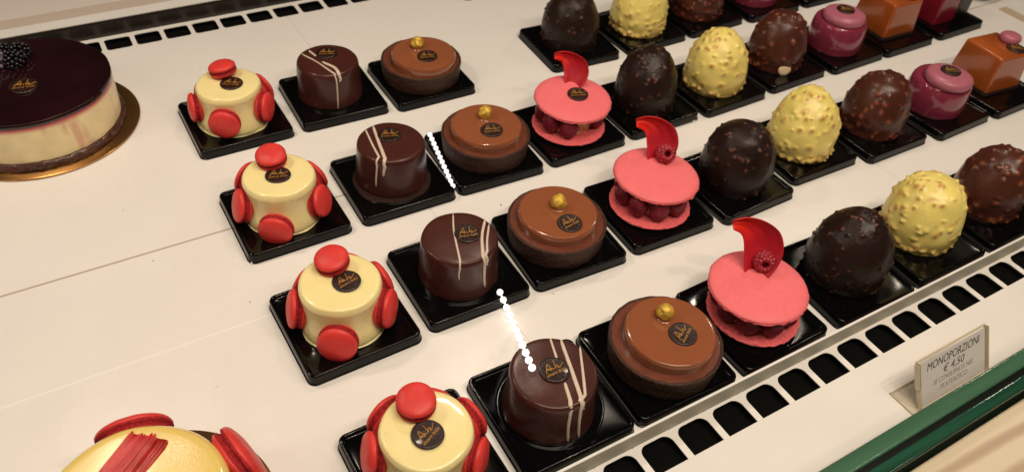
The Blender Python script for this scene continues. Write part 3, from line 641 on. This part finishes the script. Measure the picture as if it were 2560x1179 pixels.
block('cake_body', t, .0190, .0240, .0065, .0500, .0200, .0255, redglaze_m).location = (-.008, .006, 0)
block('chocolate_slab', t, .0135, .0235, .0065, .0540, .0140, .0240, mat('black_chocolate', (.010, .007, .005), .3, .4), rad=.002).location = (.0265, .006, 0)

# ------------------------------------------------------------------ big cakes
bd = lathe('cake_board', [(.0835, 0), (.0843, .0006), (.0843, .0016), (.0835, .0022), (0, .0022)], board_m, seg=140, n=0, smooth=False)
bd.location = (-.0375, .7327, .0001); tag(bd, 'round gold cake board under the dark glazed cheesecake', 'cake board')
t = thing('glazed_cheesecake', (-.0385, .7300, .0024), 'pale cheesecake with shiny blackcurrant glaze and blackberries, at left edge', 'cake')
lathe('cheese_layer', [(.0690, .0060), (.0700, .0080), (.0704, .0200), (.0703, .0360), (.0702, .0425), (.0696, .0440)], cheese_m, t, seg=140, n=50, disp=wob(.0006, 50, 3))
ch = cheese_m.node_tree; tcc = ch.nodes.new('ShaderNodeTexCoord'); spp = ch.nodes.new('ShaderNodeSeparateXYZ'); ch.links.new(tcc.outputs['Object'], spp.inputs[0])
mpp = ch.nodes.new('ShaderNodeMapping'); mpp.inputs['Scale'].default_value = (1, 1, .25); ch.links.new(tcc.outputs['Object'], mpp.inputs[0])
mixin(cheese_m, (.50, .05, .09), ramp(ch, spp.outputs['Z'], .0375, .0415, 0, .95))
mixin(cheese_m, (.50, .09, .09), ramp(ch, nz(ch, 42, 3, mpp.outputs[0]), .62, .70, 0, .45))
lathe('glaze_top', [(.0698, .0425), (.0708, .0432), (.0712, .0446), (.0705, .0470), (.0680, .0486), (.0400, .0490), (0, .0490)], glaze_m, t, seg=140, n=60, disp=wob(.0005, 40, 6, .0002))
lathe('biscuit_base', [(.0720, .0001), (.0735, .0020), (.0730, .0050), (.0715, .0072), (.0690, .0078)], biscuit_m, t, seg=180, n=30, disp=wob(.0016, 220, 5))
add_logo(t, (-.001, -.0150, .0497), -.35, sc_=1.2)
rb = random.Random(4)
for k, (bx_, by_, bz_) in enumerate(((-.003, .024, .054), (-.017, .030, .054), (.004, .038, .054), (-.011, .044, .054), (-.026, .018, .054), (-.024, .042, .054))):
    C_ = []; Rr = []
    for i in range(46):
        zz = 1-2*(i+.5)/46; a = i*2.39996; q = math.sqrt(1-zz*zz); C_.append((.0068*q*math.cos(a), .0068*q*math.sin(a), .0068*zz)); Rr.append(rb.uniform(.0015, .0020))
    V, F = blob_data(C_, Rr, 2)
    o = mesh_obj('blackberry', V, F, dust_m if k in (1, 4) else berry_m, t, angle=0); o.location = (bx_, by_, bz_); o.rotation_euler = (k, k*2, 0); o.scale = (1.12,)*3
bd2 = lathe('cake_board', [(.0672, 0), (.0680, .0006), (.0680, .0016), (.0672, .0022), (0, .0022)], board_m, seg=120, n=0, smooth=False)
bd2.location = (-.0356, .2819, .0001); tag(bd2, 'round gold cake board under the big yellow custard cake', 'cake board')
t = thing('custard_cake', (-.0405, .2755, .0024), 'big glossy yellow cake with red brushed streak and red macarons, at bottom left', 'cake')
lathe('cake_body', [(.0500, .0001), (.0515, .0040), (.0505, .0150), (.0500, .0300), (.0503, .0400), (.0495, .0450), (.0470, .0478), (.0430, .0486), (.0200, .0490), (0, .0490)], custard_m, t, seg=130, n=70, disp=wob(.0008, 30, 9))
BIG = [macaron_meshes(.0215, .0175, s, red_m, redfeet_m) for s in (11, 12)]
add_macaron(t, (.0075, .0560, .0270), (.12, 1, .30), 0, 1.02, meshes=BIG)
add_macaron(t, (.0575, .0120, .0270), (1, .20, .26), 1, 1.0, meshes=BIG)
add_macaron(t, (-.0500, .0290, .0270), (-1, .55, .2), 0, 1.0, meshes=BIG)
# brushed streak: raised parallel bristle lines
V = []; F = []; rg = random.Random(8); P0 = Vector((.0085, .0475, 0)); P1 = Vector((.0260, .0300, 0)); dirv = Vector((-.72, -.69, 0)).normalized(); nl = 15
P0 = Vector((.0075, .0425, 0)); P1 = Vector((.0245, .0285, 0))
dirv = Vector((-.0120-.0105, -.0175-.0020, 0)).normalized()
for i in range(nl):
    f_ = i/(nl-1); st = P0.lerp(P1, f_)+dirv*rg.uniform(-.0025, .002); L_ = rg.uniform(.060, .066)
    pts = [(st.x+dirv.x*s*L_+.0006*math.sin(s*5+i), st.y+dirv.y*s*L_, .0489+.0003*math.sin(i*2.1)) for s in np.linspace(0, 1, 16)]
    v, f2 = ribbon_data(pts, [(0, 0, 1)]*16, .0026, .0007+.0004*rg.random()); o = len(V); V += v; F += [tuple(q+o for q in ff) for ff in f2]
Q0, Q1 = P0, P1; sl = []
for p_, q_ in ((P0, 0), (P1, 0), (P1, .061), (P0, .061)): sl.append((p_.x+dirv.x*q_, p_.y+dirv.y*q_))
o_ = len(V); V += [(a, b_, .0489) for a, b_ in sl]+[(a, b_, .0494) for a, b_ in sl]
F += [(o_+0, o_+1, o_+2, o_+3)[::-1], (o_+4, o_+5, o_+6, o_+7)]+[(o_+i, o_+(i+1) % 4, o_+4+(i+1) % 4, o_+4+i) for i in range(4)]
mesh_obj('red_brush_stroke', V, F, brush_m, t, angle=0)

# ------------------------------------------------------------------ price sign
t = thing('price_sign', (.4405, .1200, .0021), 'clear acrylic price stand with white card reading MONOPORZIONI by the front glass', 'price sign')
SW, SH = .0780, .0365; lean = .58
box('acrylic_foot', 0, .088, -.016, .0225, 0, .0010, acryl, t)
for nm_, q in (('foot_edge', (0, .0006, -.016, .0225, .0001, .0012)), ('foot_edge', (0, .088, .0220, .0225, .0001, .0012))): box(nm_, *q, edge_m, t)
X0 = .0075
hold = bpy.data.objects.new('card_holder', None); col.objects.link(hold); hold.parent = t; hold.location = (X0-.0003, .0035, .0012); hold.rotation_euler = (-.5, 0, 0)
box('acrylic_plate', 0, SW, 0, .0010, 0, SH, acryl, hold)
for q in ((0, .0007, -.0030, .0010, 0, SH), (SW-.0007, SW, -.0030, .0010, 0, SH), (0, SW, -.0005, .0010, SH, SH+.0006), (-.0016, -.0009, -.0032, .0006, .016, SH-.001), (-.0016, .0, -.0032, -.0026, .016, .0166)): box('acrylic_rim', *q, edge_m, hold)
pc = box('paper_card', .0022, SW-.0022, -.0010, -.0006, .0008, SH-.0014, paper_m, hold)
def sign_text(body, size, z, m, shear=.25, xo=0, wmax=None):
    V, F = text_mesh(body, size, shear); xs = max(v[0] for v in V)-min(v[0] for v in V)
    k = (wmax/xs) if wmax else 1
    o = mesh_obj('lettering', [(v[0]*k, 0, v[1]) for v in V], F, m, pc, smooth=False); o.location = (SW/2+xo, -.00115, z)
sign_text('MONOPORZIONI', .0090, SH-.0105, ink_m, wmax=.060)
sign_text('\u20ac 4,50', .0085, SH-.0185, ink_m, wmax=.024)
sign_text('SE CONSUMATE NEL', .0058, SH-.0245, greyink_m, wmax=.046)
sign_text('PLATEATICO', .0058, SH-.0305, greyink_m, wmax=.031)

# ------------------------------------------------------------------ glowing dots standing in for glass reflections, small things at the back
def glare_dots(path, n, rad, label):  # added row of glowing dots imitating reflections in the case glass
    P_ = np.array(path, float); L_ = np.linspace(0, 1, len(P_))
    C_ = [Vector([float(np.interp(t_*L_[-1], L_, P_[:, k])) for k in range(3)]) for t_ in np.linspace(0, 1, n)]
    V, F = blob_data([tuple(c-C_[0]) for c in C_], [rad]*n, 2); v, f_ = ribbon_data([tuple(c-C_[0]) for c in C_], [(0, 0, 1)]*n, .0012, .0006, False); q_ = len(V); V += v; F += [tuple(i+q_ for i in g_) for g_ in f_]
    o = mesh_obj('glare_dots', V, F, glow_m, None, angle=0); o.location = C_[0]
    tag(o, label, 'bead string', 'glowing dots standing in for glass reflections')  # not real beads: added dots imitating reflections in the case glass
glare_dots(((0.2316, 0.349, 0.0118), (0.2317, 0.3436, 0.0085), (0.2327, 0.3398, 0.0032), (0.231, 0.3321, 0.0032), (0.2294, 0.3245, 0.0032), (0.2278, 0.3171, 0.0032), (0.213, 0.2917, 0.03), (0.2031, 0.2734, 0.0474), (0.2017, 0.267, 0.0474), (0.2003, 0.2607, 0.0474), (0.199, 0.2545, 0.0474)), 11, .0026, 'row of glowing dots standing in for glass reflections, onto front-row chocolate cylinder cake')
glare_dots(((0.2727, 0.5537, 0.0115), (0.2595, 0.4813, 0.008)), 12, .0023, 'row of glowing dots standing in for glass reflections, between chocolate cylinder and tart trays')
o = lathe('stopper', [(.0085, 0), (.0090, .001), (.0090, .008), (.0080, .010), (0, .0102)], tray_m, seg=40, n=20); o.location = (.4465, .8040, .0001); tag(o, 'small round black stopper on the bare white shelf at top edge', 'stopper')
t = thing('glass_dish', (1.098, .5510, .0001), 'small round brown glass dish with gold glint, at top right corner', 'dish')
lathe('dish_body', [(.0180, 0), (.0250, .003), (.0300, .012), (.0310, .022), (.0290, .022), (.0240, .008), (0, .005)], mat('smoky_glass', (.16, .10, .06), .12, .5, metal=.3), t, seg=50, n=30)
lathe('gold_rim', [(.0305, .0215), (.0318, .0225), (.0305, .0236), (.0292, .0228), (.0305, .0215)], brass_m, t, seg=50, n=16)
o = box('shelf_divider', 1.088, 1.104, .40, .5035, .0002, .0012, mat('beige_strip', (.52, .42, .30), .4, .4)); tag(o, kind='structure')

# crumbs and flakes scattered on the white shelf
rg = random.Random(77); C_ = [(.2900, .4480, .0004), (.2905, .4486, .0005)]; Rr = [.0006, .0005]
for i in range(70):
    C_.append((rg.uniform(-.05, .95), rg.uniform(.20, .80), .00015)); Rr.append(rg.choice((.00025, .0003, .0004, .0005)))
V, F = blob_data(C_, Rr, 1)
tag(mesh_obj('chocolate_crumbs', V, F, mat('crumb', (.10, .05, .03), .7, .2), None, angle=0), 'tiny brown crumbs scattered over the white shelf', 'crumbs', kind='stuff')
